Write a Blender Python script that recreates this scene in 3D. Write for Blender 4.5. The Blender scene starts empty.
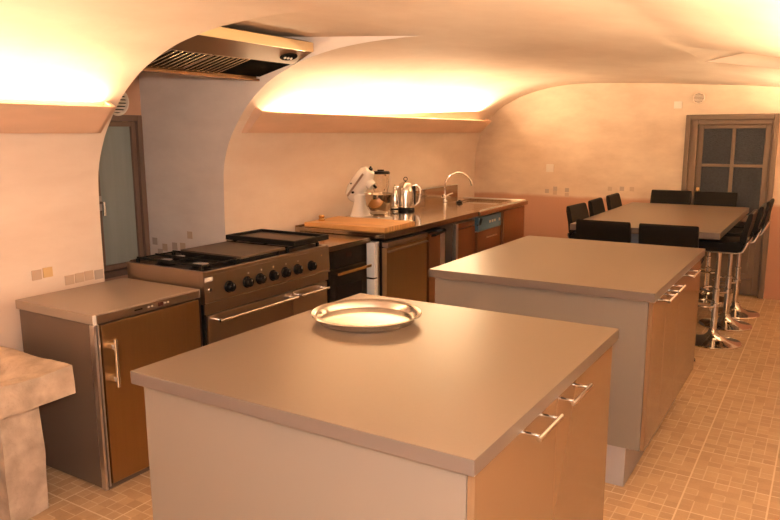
import bpy, bmesh, math, random
from mathutils import Vector, Matrix, Euler
random.seed(4)
SC = bpy.context.scene
COL = SC.collection

# ------------------------------------------------------------------ camera
def make_camera():
    yaw, pitch, roll = [math.radians(a) for a in (31.884, 10.147, -0.238)]
    F = Vector((-math.sin(yaw)*math.cos(pitch), math.cos(yaw)*math.cos(pitch), -math.sin(pitch)))
    R = Vector((math.cos(yaw), math.sin(yaw), 0)); U = R.cross(F)
    R2 = R*math.cos(roll)+U*math.sin(roll); U2 = U*math.cos(roll)-R*math.sin(roll)
    m = Matrix((R2, U2, -F)).transposed().to_4x4(); m.translation = (0, 0, 1.603)
    cd = bpy.data.cameras.new('camera'); co = bpy.data.objects.new('camera', cd); COL.objects.link(co)
    cd.sensor_width = 36; cd.lens = 705.3/780*36; cd.clip_start = .02; co.matrix_world = m
    SC.camera = co
make_camera()

# ------------------------------------------------------------------ world, exposure, lights
SC.view_settings.view_transform = 'Standard'; SC.view_settings.look = 'None'
SC.view_settings.gamma = 1; SC.view_settings.use_curve_mapping = False
SC.view_settings.exposure = 0.15
wd = bpy.data.worlds.new('cellar_dark'); SC.world = wd; wd.use_nodes = True
wd.node_tree.nodes['Background'].inputs[0].default_value = (.6, .62, .7, 1)
wd.node_tree.nodes['Background'].inputs[1].default_value = .02

WARM = (1.0, .74, .44)
def area(name, loc, direc, sx, sy, power, col, ydir=(0, 1, 0)):
    ld = bpy.data.lights.new(name, 'AREA'); ld.shape = 'RECTANGLE'; ld.size = sx; ld.size_y = sy
    ld.energy = power; ld.color = col
    o = bpy.data.objects.new(name, ld); COL.objects.link(o)
    z = -Vector(direc).normalized(); y = Vector(ydir); x = y.cross(z).normalized(); y = z.cross(x)
    m = Matrix((x, y, z)).transposed().to_4x4(); m.translation = loc; o.matrix_world = m
    return o
PM = 42   # watts per metre of cove tube
area('cove_light_left_near', (-3.072, .85, 1.738), (1.0, 0, 1), .03, 2.8, PM*2.8*.42, WARM)
area('cove_light_left_far', (-3.189, 5.3, 1.738), (1.0, 0, 1), .03, 3.6, PM*3.6*.66, WARM, (-.06, 1, 0))
area('cove_light_right_near', (.219, 2.35, 1.738), (-1.0, 0, 1), .03, 3.5, PM*3.5*1.5, WARM)
area('cove_light_right_far', (.219, 6.4, 1.738), (-1.0, 0, 1), .03, 2.2, PM*2.2*1.5, WARM)
fl = bpy.data.lights.new('camera_flash', 'POINT'); fl.energy = 138; fl.color = (1, .92, .85); fl.shadow_soft_size = .05
fo = bpy.data.objects.new('camera_flash', fl); COL.objects.link(fo); fo.location = (.02, -.05, 1.72)

# ------------------------------------------------------------------ materials
def lin(c):
    return tuple((x/12.92 if x <= .04045 else ((x+.055)/1.055)**2.4) for x in c)
def mat(name, col, rough=.5, metal=0, spec=.5, coat=0, noise=0, nscale=8, bump=0, bscale=60, emit=None, trans=0, stretch=None, ior=1.5):
    m = bpy.data.materials.new(name); m.use_nodes = True
    nt = m.node_tree; b = nt.nodes['Principled BSDF']
    b.inputs['Base Color'].default_value = (*col, 1); b.inputs['Roughness'].default_value = rough
    b.inputs['Metallic'].default_value = metal; b.inputs['Specular IOR Level'].default_value = spec
    b.inputs['Coat Weight'].default_value = coat; b.inputs['Transmission Weight'].default_value = trans
    b.inputs['IOR'].default_value = ior
    if emit: b.inputs['Emission Color'].default_value = (*emit[0], 1); b.inputs['Emission Strength'].default_value = emit[1]
    if noise or bump:
        tc = nt.nodes.new('ShaderNodeTexCoord'); src = tc.outputs['Object']
        if stretch:
            mp = nt.nodes.new('ShaderNodeMapping'); mp.inputs['Scale'].default_value = stretch
            nt.links.new(src, mp.inputs[0]); src = mp.outputs[0]
    if noise:
        n = nt.nodes.new('ShaderNodeTexNoise'); n.inputs['Scale'].default_value = nscale; n.inputs['Detail'].default_value = 5
        nt.links.new(src, n.inputs['Vector'])
        mx = nt.nodes.new('ShaderNodeMix'); mx.data_type = 'RGBA'
        mx.inputs[6].default_value = (*[c*(1-noise) for c in col], 1); mx.inputs[7].default_value = (*[min(1, c*(1+noise)) for c in col], 1)
        nt.links.new(n.outputs['Fac'], mx.inputs[0]); nt.links.new(mx.outputs[2], b.inputs['Base Color'])
    if bump:
        n2 = nt.nodes.new('ShaderNodeTexNoise'); n2.inputs['Scale'].default_value = bscale; n2.inputs['Detail'].default_value = 4
        nt.links.new(src, n2.inputs['Vector'])
        bp = nt.nodes.new('ShaderNodeBump'); bp.inputs['Strength'].default_value = bump; bp.inputs['Distance'].default_value = .01
        nt.links.new(n2.outputs['Fac'], bp.inputs['Height']); nt.links.new(bp.outputs[0], b.inputs['Normal'])
    return m

def plaster(name, a, b_, dado=None, zline=.9, soft=.05):
    """trowelled lime plaster; below zline an older terracotta wash"""
    m = bpy.data.materials.new(name); m.use_nodes = True; nt = m.node_tree; p = nt.nodes['Principled BSDF']
    p.inputs['Roughness'].default_value = .75; p.inputs['Specular IOR Level'].default_value = .25
    N = nt.nodes.new; Lk = nt.links.new
    geo = N('ShaderNodeNewGeometry')
    mp = N('ShaderNodeMapping'); mp.inputs['Scale'].default_value = (1.2, .8, 2.6); Lk(geo.outputs['Position'], mp.inputs[0])
    n = N('ShaderNodeTexNoise'); n.inputs['Scale'].default_value = 1.7; n.inputs['Detail'].default_value = 6; n.inputs['Roughness'].default_value = .62
    Lk(mp.outputs[0], n.inputs['Vector'])
    r = N('ShaderNodeMapRange'); r.inputs[1].default_value = .32; r.inputs[2].default_value = .68; Lk(n.outputs['Fac'], r.inputs[0])
    mx = N('ShaderNodeMix'); mx.data_type = 'RGBA'; mx.inputs[6].default_value = (*a, 1); mx.inputs[7].default_value = (*b_, 1)
    Lk(r.outputs[0], mx.inputs[0]); out = mx.outputs[2]
    if dado:
        sx = N('ShaderNodeSeparateXYZ'); Lk(geo.outputs['Position'], sx.inputs[0])
        ad = N('ShaderNodeMath'); ad.operation = 'MULTIPLY_ADD'; ad.inputs[1].default_value = .05; Lk(n.outputs['Fac'], ad.inputs[0]); Lk(sx.outputs[2], ad.inputs[2])
        rr = N('ShaderNodeMapRange'); rr.inputs[1].default_value = zline+.025-soft; rr.inputs[2].default_value = zline+.025+soft
        rr.inputs[3].default_value = 1; rr.inputs[4].default_value = 0; Lk(ad.outputs[0], rr.inputs[0])
        m2 = N('ShaderNodeMix'); m2.data_type = 'RGBA'; m2.inputs[7].default_value = (*dado, 1); Lk(out, m2.inputs[6]); Lk(rr.outputs[0], m2.inputs[0])
        m3 = N('ShaderNodeMix'); m3.data_type = 'RGBA'; m3.blend_type = 'MULTIPLY'; m3.inputs[0].default_value = .35
        Lk(m2.outputs[2], m3.inputs[6]); Lk(n.outputs['Color'], m3.inputs[7]); out = m2.outputs[2]
    Lk(out, p.inputs['Base Color'])
    bn = N('ShaderNodeTexNoise'); bn.inputs['Scale'].default_value = 7; bn.inputs['Detail'].default_value = 5; Lk(geo.outputs['Position'], bn.inputs['Vector'])
    bp = N('ShaderNodeBump'); bp.inputs['Strength'].default_value = .25; bp.inputs['Distance'].default_value = .012
    Lk(bn.outputs['Fac'], bp.inputs['Height']); Lk(bp.outputs[0], p.inputs['Normal'])
    return m

def floor_mat():
    m = bpy.data.materials.new('travertine_look_tile'); m.use_nodes = True; nt = m.node_tree; p = nt.nodes['Principled BSDF']
    N = nt.nodes.new; Lk = nt.links.new
    def mth(op, a, b=None, c=None):
        n = N('ShaderNodeMath'); n.operation = op
        for i, v in enumerate((a, b, c)):
            if v is None: continue
            if isinstance(v, (int, float)): n.inputs[i].default_value = v
            else: Lk(v, n.inputs[i])
        return n.outputs[0]
    geo = N('ShaderNodeNewGeometry'); s = N('ShaderNodeSeparateXYZ'); Lk(geo.outputs['Position'], s.inputs[0])
    T = .335; n4 = 6
    X = mth('ADD', s.outputs[0], .44+T*40); Y = mth('ADD', s.outputs[1], -3.375+T*40)
    def grid(size):
        u = mth('DIVIDE', X, size); v = mth('DIVIDE', Y, size)
        return mth('FLOOR', u), mth('FLOOR', v), mth('MULTIPLY', mth('FRACT', u), size), mth('MULTIPLY', mth('FRACT', v), size)
    cu, cv, fu, fv = grid(T)
    main = mth('MAXIMUM', mth('LESS_THAN', fu, .007), mth('LESS_THAN', fv, .007))
    q = T/n4
    du, dv, gu, gv = grid(q)
    cx = N('ShaderNodeCombineXYZ'); Lk(du, cx.inputs[0]); Lk(dv, cx.inputs[1])
    wn = N('ShaderNodeTexWhiteNoise'); wn.noise_dimensions = '3D'; Lk(cx.outputs[0], wn.inputs['Vector'])
    sc = N('ShaderNodeSeparateColor'); Lk(wn.outputs['Color'], sc.inputs[0])
    l1 = mth('MULTIPLY', mth('LESS_THAN', gu, .005), mth('GREATER_THAN', sc.outputs[0], .30))
    l2 = mth('MULTIPLY', mth('LESS_THAN', gv, .005), mth('GREATER_THAN', sc.outputs[1], .30))
    sub = mth('MAXIMUM', l1, l2)
    nz = N('ShaderNodeTexNoise'); nz.inputs['Scale'].default_value = 14; nz.inputs['Detail'].default_value = 5; Lk(geo.outputs['Position'], nz.inputs['Vector'])
    nb = N('ShaderNodeTexNoise'); nb.inputs['Scale'].default_value = 90; nb.inputs['Detail'].default_value = 3; Lk(geo.outputs['Position'], nb.inputs['Vector'])
    t = mth('ADD', mth('MULTIPLY', nz.outputs['Fac'], .55), mth('MULTIPLY', sc.outputs[2], .45))
    t = mth('ADD', t, mth('MULTIPLY', mth('SUBTRACT', nb.outputs['Fac'], .5), .35))
    mx = N('ShaderNodeMix'); mx.data_type = 'RGBA'; mx.inputs[6].default_value = (.33, .20, .105, 1); mx.inputs[7].default_value = (.56, .375, .215, 1); Lk(t, mx.inputs[0])
    m2 = N('ShaderNodeMix'); m2.data_type = 'RGBA'; m2.inputs[7].default_value = (.66, .51, .34, 1); Lk(mx.outputs[2], m2.inputs[6])
    Lk(mth('MAXIMUM', mth('MULTIPLY', sub, .55), mth('MULTIPLY', main, .95)), m2.inputs[0])
    Lk(m2.outputs[2], p.inputs['Base Color']); p.inputs['Roughness'].default_value = .42; p.inputs['Specular IOR Level'].default_value = .35
    bp = N('ShaderNodeBump'); bp.inputs['Strength'].default_value = .25; bp.inputs['Distance'].default_value = .004
    Lk(mth('SUBTRACT', nb.outputs['Fac'], mth('MULTIPLY', main, .6)), bp.inputs['Height']); Lk(bp.outputs[0], p.inputs['Normal'])
    return m

M = {}
M['plaster'] = plaster('lime_plaster', (.66, .51, .40), (.755, .615, .50))
M['plaster_dado'] = plaster('lime_plaster_pink_base', (.69, .55, .445), (.77, .645, .54), (.62, .45, .34), .845, .05)
M['plaster_far'] = plaster('lime_plaster_terracotta_base', (.56, .41, .30), (.70, .55, .41), (.45, .24, .155), .915, .018)
M['plaster_flash_grey'] = plaster('lime_plaster_flash_grey', (.66, .57, .52), (.76, .67, .61), (.62, .49, .43), .80, .08)  # same lime plaster; the grey of cool flash light is put into its colour
M['terracotta'] = mat('terracotta_plaster', (.52, .30, .20), .8, noise=.18, nscale=5)
M['cornice'] = mat('cornice_terracotta_wash', (.66, .43, .30), .7, noise=.25, nscale=3, stretch=(1, .5, 3), bump=.1)
M['floor'] = floor_mat()
M['laminate'] = mat('taupe_laminate', (.158, .112, .077), .30, spec=.5, noise=.05, nscale=120)
M['edge'] = mat('laminate_edge', (.37, .315, .275), .45)
M['lacquer'] = mat('beige_lacquer', (.18, .148, .12), .35, coat=.0, spec=.4)
M['gloss'] = mat('gloss_taupe_front', (.185, .107, .056), .2, spec=.5, coat=.15)
M['toe'] = mat('grey_plinth', (.34, .30, .29), .4)
M['steel'] = mat('brushed_steel', (.40, .32, .26), .30, 1, noise=.06, nscale=10, stretch=(1, 1, 40))
M['steel_warm'] = mat('brushed_steel_door', (.40, .27, .145), .3, 1, noise=.08, nscale=6, stretch=(12, 12, .6))
M['steel_top'] = mat('polished_steel_top', (.50, .40, .30), .14, 1, noise=.05, nscale=4)
M['steel_light'] = mat('satin_aluminium', (.72, .70, .68), .35, 1)
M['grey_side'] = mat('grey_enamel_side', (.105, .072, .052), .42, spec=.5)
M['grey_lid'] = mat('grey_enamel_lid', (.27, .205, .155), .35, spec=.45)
M['satin'] = mat('satin_sink_steel', (.62, .54, .46), .5, .7)
M['chrome'] = mat('chrome', (.82, .80, .77), .06, 1)
M['chrome_soft'] = mat('satin_chrome', (.75, .72, .68), .18, 1)
M['black'] = mat('black_enamel', (.006, .005, .005), .35, spec=.08)
M['black_soft'] = mat('black_plastic', (.008, .007, .007), .45, spec=.12)
M['iron'] = mat('cast_iron', (.010, .009, .008), .6, spec=.12, bump=.3, bscale=150)
M['griddle'] = mat('seasoned_griddle_steel', (.10, .07, .05), .45, .5, noise=.2, nscale=7)
M['matte'] = mat('matte_black', (.010, .009, .008), .8, spec=0)
M['dark_glass'] = mat('dark_glass', (.008, .007, .006), .08, spec=.3)
M['leather'] = mat('black_leatherette', (.008, .007, .006), .5, spec=.08, bump=.1, bscale=220)
M['dark_wood'] = mat('grey_brown_painted_wood', (.135, .088, .054), .5, noise=.08, nscale=5, stretch=(8, 8, .8))
M['window_frame'] = mat('brown_window_frame', (.15, .095, .07), .5, noise=.1, nscale=5)
M['frosted'] = mat('grey_green_glass', (.24, .27, .26), .25, spec=.6, noise=.25, nscale=2.5, stretch=(1, 6, .4))  # stretched noise paints soft upright reflections into the pane colour
M['reed_glass'] = mat('dark_textured_glass', (.022, .024, .030), .35, spec=.25, noise=.5, nscale=60, bump=.9, bscale=70)
M['wood'] = mat('chopping_board_wood', (.58, .29, .10), .45, noise=.85, nscale=3, stretch=(.6, 16, 1))
M['white'] = mat('white_enamel', (.80, .76, .70), .2, coat=.5)
M['white_plastic'] = mat('white_plastic', (.72, .64, .55), .5)
M['stone'] = mat('sandstone', (.43, .32, .235), .9, noise=.6, nscale=12, bump=1.0, bscale=26)
M['bowl'] = mat('bowl_steel', (.50, .43, .36), .10, 1)
M['glass'] = mat('clear_glass', (.95, .93, .9), .03, trans=1, ior=1.45)
M['blue'] = mat('blue_panel', (.06, .13, .19), .35)
M['blue_item'] = mat('blue_grey_plastic', (.12, .17, .22), .4)
M['brown_front'] = mat('brown_steel_front', (.36, .19, .10), .3, .9, noise=.08, nscale=5)
M['tile_ochre'] = mat('ochre_tile', (.62, .42, .20), .6)
M['tile_tan'] = mat('tan_tile', (.50, .36, .26), .6)
M['tile_grey'] = mat('grey_tile', (.42, .33, .27), .6)
M['brass'] = mat('brass', (.75, .48, .20), .25, 1)
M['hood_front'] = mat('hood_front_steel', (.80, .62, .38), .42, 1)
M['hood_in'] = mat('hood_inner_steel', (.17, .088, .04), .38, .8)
M['filter'] = mat('filter_steel', (.55, .40, .26), .25, 1)
M['tube'] = mat('lit_tube', (1, .9, .7), .5, emit=((1, .66, .3), 6))
M['display'] = mat('red_display', (.05, .01, .008), .2)
M['amber'] = mat('amber_pilot', (.8, .55, .25), .3)
M['alu_frame'] = mat('grey_aluminium', (.80, .80, .80), .4, 0)
M['table_base'] = mat('blue_grey_base', (.20, .21, .23), .45)

# ------------------------------------------------------------------ mesh helpers
class B:
    def __init__(s): s.bm = bmesh.new()
    def _bev(s, verts, bev, seg=2):
        if bev > 0:
            es = {e for v in verts for e in v.link_edges}
            bmesh.ops.bevel(s.bm, geom=list(es), offset=bev, segments=seg, affect='EDGES', profile=.5)
    def box(s, x0, x1, y0, y1, z0, z1, bev=0, mi=0, M4=None):
        r = bmesh.ops.create_cube(s.bm, size=1)
        m = Matrix.Translation(((x0+x1)/2, (y0+y1)/2, (z0+z1)/2)) @ Matrix.Diagonal((abs(x1-x0), abs(y1-y0), abs(z1-z0), 1))
        if M4: m = M4 @ m
        bmesh.ops.transform(s.bm, matrix=m, verts=r['verts'])
        if mi:
            for f in {f for v in r['verts'] for f in v.link_faces}: f.material_index = mi
        s._bev(r['verts'], bev); return s
    def prism(s, pts, axis, a, b, bev=0):
        """pts 2D; axis 0: (y,z) along x; 1: (x,z) along y; 2: (x,y) along z"""
        def P(p, t): return {0: (t, p[0], p[1]), 1: (p[0], t, p[1]), 2: (p[0], p[1], t)}[axis]
        va = [s.bm.verts.new(P(p, a)) for p in pts]; vb = [s.bm.verts.new(P(p, b)) for p in pts]
        n = len(pts)
        s.bm.faces.new(va); s.bm.faces.new(vb[::-1])
        for i in range(n): s.bm.faces.new((va[i], vb[i], vb[(i+1) % n], va[(i+1) % n]))
        s._bev(va+vb, bev); return s
    def lathe(s, prof, c=(0, 0, 0), seg=32, M4=None):
        rings = []
        m = Matrix.Translation(c)
        if M4: m = M4 @ m
        for r, z in prof:
            if r < 1e-5: rings.append([s.bm.verts.new(m @ Vector((0, 0, z)))])
            else: rings.append([s.bm.verts.new(m @ Vector((r*math.cos(2*math.pi*i/seg), r*math.sin(2*math.pi*i/seg), z))) for i in range(seg)])
        for A, C in zip(rings, rings[1:]):
            for i in range(seg):
                j = (i+1) % seg
                if len(A) == 1 and len(C) == 1: break
                if len(A) == 1: s.bm.faces.new((A[0], C[j], C[i]))
                elif len(C) == 1: s.bm.faces.new((A[i], A[j], C[0]))
                else: s.bm.faces.new((A[i], A[j], C[j], C[i]))
        return s
    def cyl(s, p0, p1, r0, r1=None, seg=16):
        p0 = Vector(p0); p1 = Vector(p1); d = p1-p0; L = d.length; r1 = r0 if r1 is None else r1
        q = d.to_track_quat('Z', 'Y').to_matrix().to_4x4(); q.translation = p0
        return s.lathe([(0, 0), (r0, 0), (r1, L), (0, L)], seg=seg, M4=q)
    def tube(s, pts, r, seg=10, closed=False):
        pts = [Vector(p) for p in pts]; n = len(pts); rings = []
        up = Vector((0, 0, 1)); prev = None
        for i, p in enumerate(pts):
            if closed: t = pts[(i+1) % n]-pts[i-1]
            else: t = pts[min(i+1, n-1)]-pts[max(i-1, 0)]
            t.normalize()
            if prev is None:
                a = up.cross(t)
                if a.length < 1e-3: a = Vector((1, 0, 0)).cross(t)
            else: a = prev-t*prev.dot(t)
            a.normalize(); prev = a; b = t.cross(a)
            rr = r[i] if isinstance(r, (list, tuple)) else r
            rings.append([s.bm.verts.new(p+a*rr*math.cos(2*math.pi*k/seg)+b*rr*math.sin(2*math.pi*k/seg)) for k in range(seg)])
        pairs = list(zip(rings, rings[1:])) + ([(rings[-1], rings[0])] if closed else [])
        for A, C in pairs:
            for k in range(seg): s.bm.faces.new((A[k], A[(k+1) % seg], C[(k+1) % seg], C[k]))
        if not closed: s.bm.faces.new(rings[0][::-1]); s.bm.faces.new(rings[-1])
        return s
    def ball(s, c, rad, M4=None, seg=20):
        r = bmesh.ops.create_uvsphere(s.bm, u_segments=seg, v_segments=seg//2+2, radius=1)
        rad = (rad,)*3 if isinstance(rad, (int, float)) else rad
        m = Matrix.Translation(c) @ (M4 or Matrix()) @ Matrix.Diagonal((*rad, 1))
        bmesh.ops.transform(s.bm, matrix=m, verts=r['verts']); return s
    def xf(s, m): bmesh.ops.transform(s.bm, matrix=m, verts=s.bm.verts[:]); return s

def build(name, b, mats, parent=None, kind=None, world=True, angle=38):
    """link one mesh object; coordinates are given in the world unless world=False (then in the parent's frame)"""
    bm = b.bm
    bmesh.ops.recalc_face_normals(bm, faces=bm.faces[:])
    for f in bm.faces: f.smooth = True
    for e in bm.edges:
        if len(e.link_faces) == 2: e.smooth = e.calc_face_angle(0) < math.radians(angle)
    me = bpy.data.meshes.new(name)
    o = bpy.data.objects.new(name, me); COL.objects.link(o)
    if parent is not None:
        o.parent = parent
        if world:
            p = parent; m = Matrix()
            while p is not None:
                m = p['_m'] @ m if False else Matrix.LocRotScale(p.location, p.rotation_euler, None) @ m; p = p.parent
            bm.transform(m.inverted())
    bm.to_mesh(me); bm.free()
    for mm in (mats if isinstance(mats, (list, tuple)) else [mats]): me.materials.append(mm)
    wn = o.modifiers.new('weighted_normals', 'WEIGHTED_NORMAL'); wn.keep_sharp = True; wn.weight = 80
    if kind: o['kind'] = kind
    return o
def struct(name, b, mats): return build(name, b, mats, kind='structure')
def tag(o, label, cat, group=None):
    o['label'] = label; o['category'] = cat
    if group: o['group'] = group
    return o
def thing(name, label, cat, loc=(0, 0, 0), rz=0, group=None):
    o = bpy.data.objects.new(name, None); COL.objects.link(o); o.empty_display_size = .1
    o.location = loc; o.rotation_euler = (0, 0, rz); return tag(o, label, cat, group)
def dup(root, loc, rz, label, group=None):
    def cp(o, parent):
        c = o.copy(); COL.objects.link(c); c.parent = parent
        for ch in list(o.children): cp(ch, c)
        return c
    r = cp(root, None); r.location = loc; r.rotation_euler = (0, 0, rz); r['label'] = label
    if group: r['group'] = group
    return r

# ------------------------------------------------------------------ room shell
YF = 7.65; YN = -1.2
PA = [(-3.30, 0), (-3.31, .5), (-3.315, .95), (-3.312, 1.2), (-3.298, 1.41), (-3.237, 1.57), (-3.16, 1.685), (-3.056, 1.80), (-2.93, 1.895), (-2.81, 1.957), (-2.658, 2.015), (-2.51, 2.05), (-2.34, 2.077), (-2.11, 2.095), (-1.85, 2.10), (-1.5, 2.102), (-1.15, 2.095), (-.78, 2.079), (-.566, 2.04), (-.28, 1.982), (0, 1.905), (.2, 1.82), (.35, 1.70), (.45, 1.55), (.52, 1.35), (.55, 1.1), (.55, 0)]
PB = [(-3.56, 0), (-3.57, .5), (-3.575, .93), (-3.575, 1.2), (-3.56, 1.40), (-3.515, 1.57), (-3.43, 1.73), (-3.27, 1.88), (-3.12, 1.96), (-3.0, 2.012), (-2.8, 2.07), (-2.6, 2.105), (-2.38, 2.12), (-2.11, 2.118), (-1.82, 2.107), (-1.5, 2.09), (-1.15, 2.066), (-.78, 2.042), (-.566, 2.025), (-.28, 1.985), (0, 1.905), (.2, 1.82), (.35, 1.70), (.45, 1.55), (.52, 1.35), (.55, 1.1), (.55, 0)]
SUB = 4
def smooth_profile(P):
    out = []
    for i in range(len(P)-1):
        p0 = Vector(P[max(i-1, 0)]); p1 = Vector(P[i]); p2 = Vector(P[i+1]); p3 = Vector(P[min(i+2, len(P)-1)])
        for k in range(SUB):
            t = k/SUB
            out.append(.5*((2*p1)+(p2-p0)*t+(2*p0-5*p1+4*p2-p3)*t*t+(3*p1-p0-3*p2+p3)*t**3))
    out.append(Vector(P[-1])); return out
SA, SB = smooth_profile(PA), smooth_profile(PB)
NP = len(SA)
def prof(y):
    t = max(0, min(1, (y-3.3)/(YF-3.3)))
    return [a.lerp(b, t) for a, b in zip(SA, SB)]
LS = (2.38, 3.30); RS = (4.28, 5.20)        # the two side niches cut into the vault
IL = 14*SUB; IR = 17*SUB; IWL = 6*SUB; IWR = 22*SUB
def shell(i0, i1, y0, y1, b, skip=None):
    n = max(1, int((y1-y0)/.35)); ys = [y0+(y1-y0)*k/n for k in range(n+1)]
    g = []
    for y in ys:
        P = prof(y); g.append([b.bm.verts.new((P[i][0], y, P[i][1])) for i in range(i0, i1+1)])
    for A, C in zip(g, g[1:]):
        for k in range(i1-i0): b.bm.faces.new((A[k], A[k+1], C[k+1], C[k]))
def weld(b): bmesh.ops.remove_doubles(b.bm, verts=b.bm.verts[:], dist=.0005)

bw = B(); shell(0, IWL, YN, LS[0], bw); shell(0, IWL, LS[1], YF, bw); weld(bw); struct('wall_left', bw, M['plaster_dado'])
bw = B(); shell(IWR, NP-1, YN, RS[0], bw); shell(IWR, NP-1, RS[1], YF, bw); weld(bw); struct('wall_right', bw, M['plaster_dado'])
bc = B()
shell(IWL, IWR, YN, LS[0], bc); shell(IL, IWR, LS[0], LS[1], bc); shell(IWL, IWR, LS[1], RS[0], bc); shell(IWL, IR, RS[0], RS[1], bc); shell(IWL, IWR, RS[1], YF, bc)
XB = -4.06; XR = 1.15
# ceilings of the niches
P0, P1 = prof(LS[0]), prof(LS[1])
a0 = (P0[IL][0], LS[0], P0[IL][1]); a1 = (P1[IL][0], LS[1], P1[IL][1])
def face(b, *ps): return b.bm.faces.new([b.bm.verts.new(p) for p in ps])
face(bc, a0, a1, (-2.58, LS[1], 2.146), (-2.58, LS[0], 2.146)); face(bc, (-2.58, LS[0], 2.146), (-2.58, LS[1], 2.146), (XB, LS[1], 2.26), (XB, LS[0], 2.26))
Q0, Q1 = prof(RS[0]), prof(RS[1])
face(bc, (Q0[IR][0], RS[0], Q0[IR][1]), (-.2, RS[0], 2.168), (XR, RS[0], 2.22), (XR, RS[1], 2.22), (-.2, RS[1], 2.168), (Q1[IR][0], RS[1], Q1[IR][1]))
weld(bc); struct('ceiling', bc, M['plaster'])
def jamb(y, left):
    b = B(); P = prof(y)
    if left:
        pts = [(p[0], y, p[1]) for p in P[:IL+1]]+[(-2.58, y, 2.146), (XB, y, 2.26), (XB, y, 0)]
    else:
        pts = [(p[0], y, p[1]) for p in P[IR:]]+[(XR, y, 0), (XR, y, 2.22), (-.2, y, 2.168)]
    f = face(b, *pts); f.normal_update(); bmesh.ops.triangulate(b.bm, faces=[f]); return b
struct('wall_niche_near', jamb(LS[0], True), M['plaster_flash_grey'])
struct('wall_niche_far', jamb(LS[1], True), M['plaster_flash_grey'])
struct('wall_side_niche_near', jamb(RS[0], False), M['plaster'])
struct('wall_side_niche_far', jamb(RS[1], False), M['plaster'])
b = B(); b.box(XR, XR+.1, RS[0], RS[1], 0, 2.25); struct('wall_side_niche_back', b, M['plaster'])
# niche back wall with the window opening
WY0, WY1, WZ0, WZ1 = 2.50, 3.295, .66, 1.735
b = B()
b.box(XB-.2, XB, LS[0]-.05, LS[1]+.05, 0, WZ0); b.box(XB-.2, XB, LS[0]-.05, LS[1]+.05, WZ1, 2.3)
b.box(XB-.2, XB, LS[0]-.05, WY0, WZ0, WZ1); b.box(XB-.2, XB, WY1, LS[1]+.05, WZ0, WZ1)
struct('wall_niche_back', b, M['terracotta'])
# far wall (with door opening), near wall
DX0, DX1, DZ = -1.27, -.452, 1.775
def clip(poly, ax, v, keep_less):
    out = []
    for p, q in zip(poly, poly[1:]+poly[:1]):
        ip = (p[ax] < v) == keep_less; iq = (q[ax] < v) == keep_less
        if ip: out.append(p)
        if ip != iq:
            t = (v-p[ax])/(q[ax]-p[ax]); out.append(p.lerp(q, t))
    return out
def end_wall(name, y, door, m):
    b = B(); poly = [p.copy() for p in prof(y)]
    pieces = [poly]
    if door:
        mid = clip(clip(poly, 0, DX0, False), 0, DX1, True)
        pieces = [clip(poly, 0, DX0, True), clip(poly, 0, DX1, False), clip(mid, 1, DZ, False)]
    for pc in pieces:
        f = face(b, *[(p[0], y, p[1]) for p in pc]); f.normal_update(); bmesh.ops.triangulate(b.bm, faces=[f])
    struct(name, b, m)
end_wall('wall_far', YF, True, M['plaster_far']); end_wall('wall_near', YN, False, M['plaster'])
b = B(); b.box(-4.3, 1.3, YN-.1, YF+.35, -.06, 0); struct('floor', b, M['floor'])
b = B(); b.box(DX0-.05, DX1+.05, YF+.16, YF+.2, 0, DZ+.05); struct('wall_behind_door', b, M['terracotta'])

# cornices (hollow plank troughs that hide the tubes)
def cornice(name, y0, y1, side, skew):
    b = B()
    sec = [(-3.225, 1.612), (-3.165, 1.612), (-3.030, 1.738), (-3.044, 1.746), (-3.174, 1.632), (-3.225, 1.632)]
    n = 1
    rings = []
    for y in (y0, y1):
        dx = -max(0, y-3.3)*.058 if side < 0 else 0
        rings.append([b.bm.verts.new(((x+dx) if side < 0 else (-2.85-x), y, z)) for x, z in sec])
    k = len(sec)
    for i in range(k): b.bm.faces.new((rings[0][i], rings[0][(i+1) % k], rings[1][(i+1) % k], rings[1][i]))
    # end caps close the trough
    for rg, y, s in ((rings[0], y0, 1), (rings[1], y1, -1)):
        dx = -max(0, y-3.3)*.058 if side < 0 else 0
        c = [(-3.22, 1.612), (-3.165, 1.612), (-3.030, 1.738), (-3.09, 1.77)]
        va = [b.bm.verts.new(((x+dx) if side < 0 else (-2.85-x), y, z)) for x, z in c]; vb = [b.bm.verts.new(((x+dx) if side < 0 else (-2.85-x), y+s*.02, z)) for x, z in c]
        b.bm.faces.new(va); b.bm.faces.new(vb[::-1])
        for i in range(4): b.bm.faces.new((va[i], vb[i], vb[(i+1) % 4], va[(i+1) % 4]))
    return struct(name, b, M['cornice'])
cornice('trim_1', -.75, 2.315, -1, 0); cornice('trim_2', 3.385, 7.42, -1, 1); cornice('trim_3', .5, 4.2, 1, 0); cornice('trim_4', 5.28, 7.5, 1, 0)
def tube_run(label, x, y0, y1, dxdy=0):
    b = B(); z = 1.685
    b.cyl((x, y0, z), (x+dxdy*(y1-y0), y1, z), .008, seg=10)
    tag(build('cove_tube', b, M['tube']), label, 'light tube')
tube_run('warm light tube in the cove left of the hood niche', -3.125, -.6, 2.28)
tube_run('warm light tube in the long cove above the steel counter', -3.14, 3.5, 7.3, -.058)
tube_run('warm light tube in the right cove before the side niche', .265, .6, 4.1)
tube_run('warm light tube in the right cove by the far door', .265, 5.35, 7.4)

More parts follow.
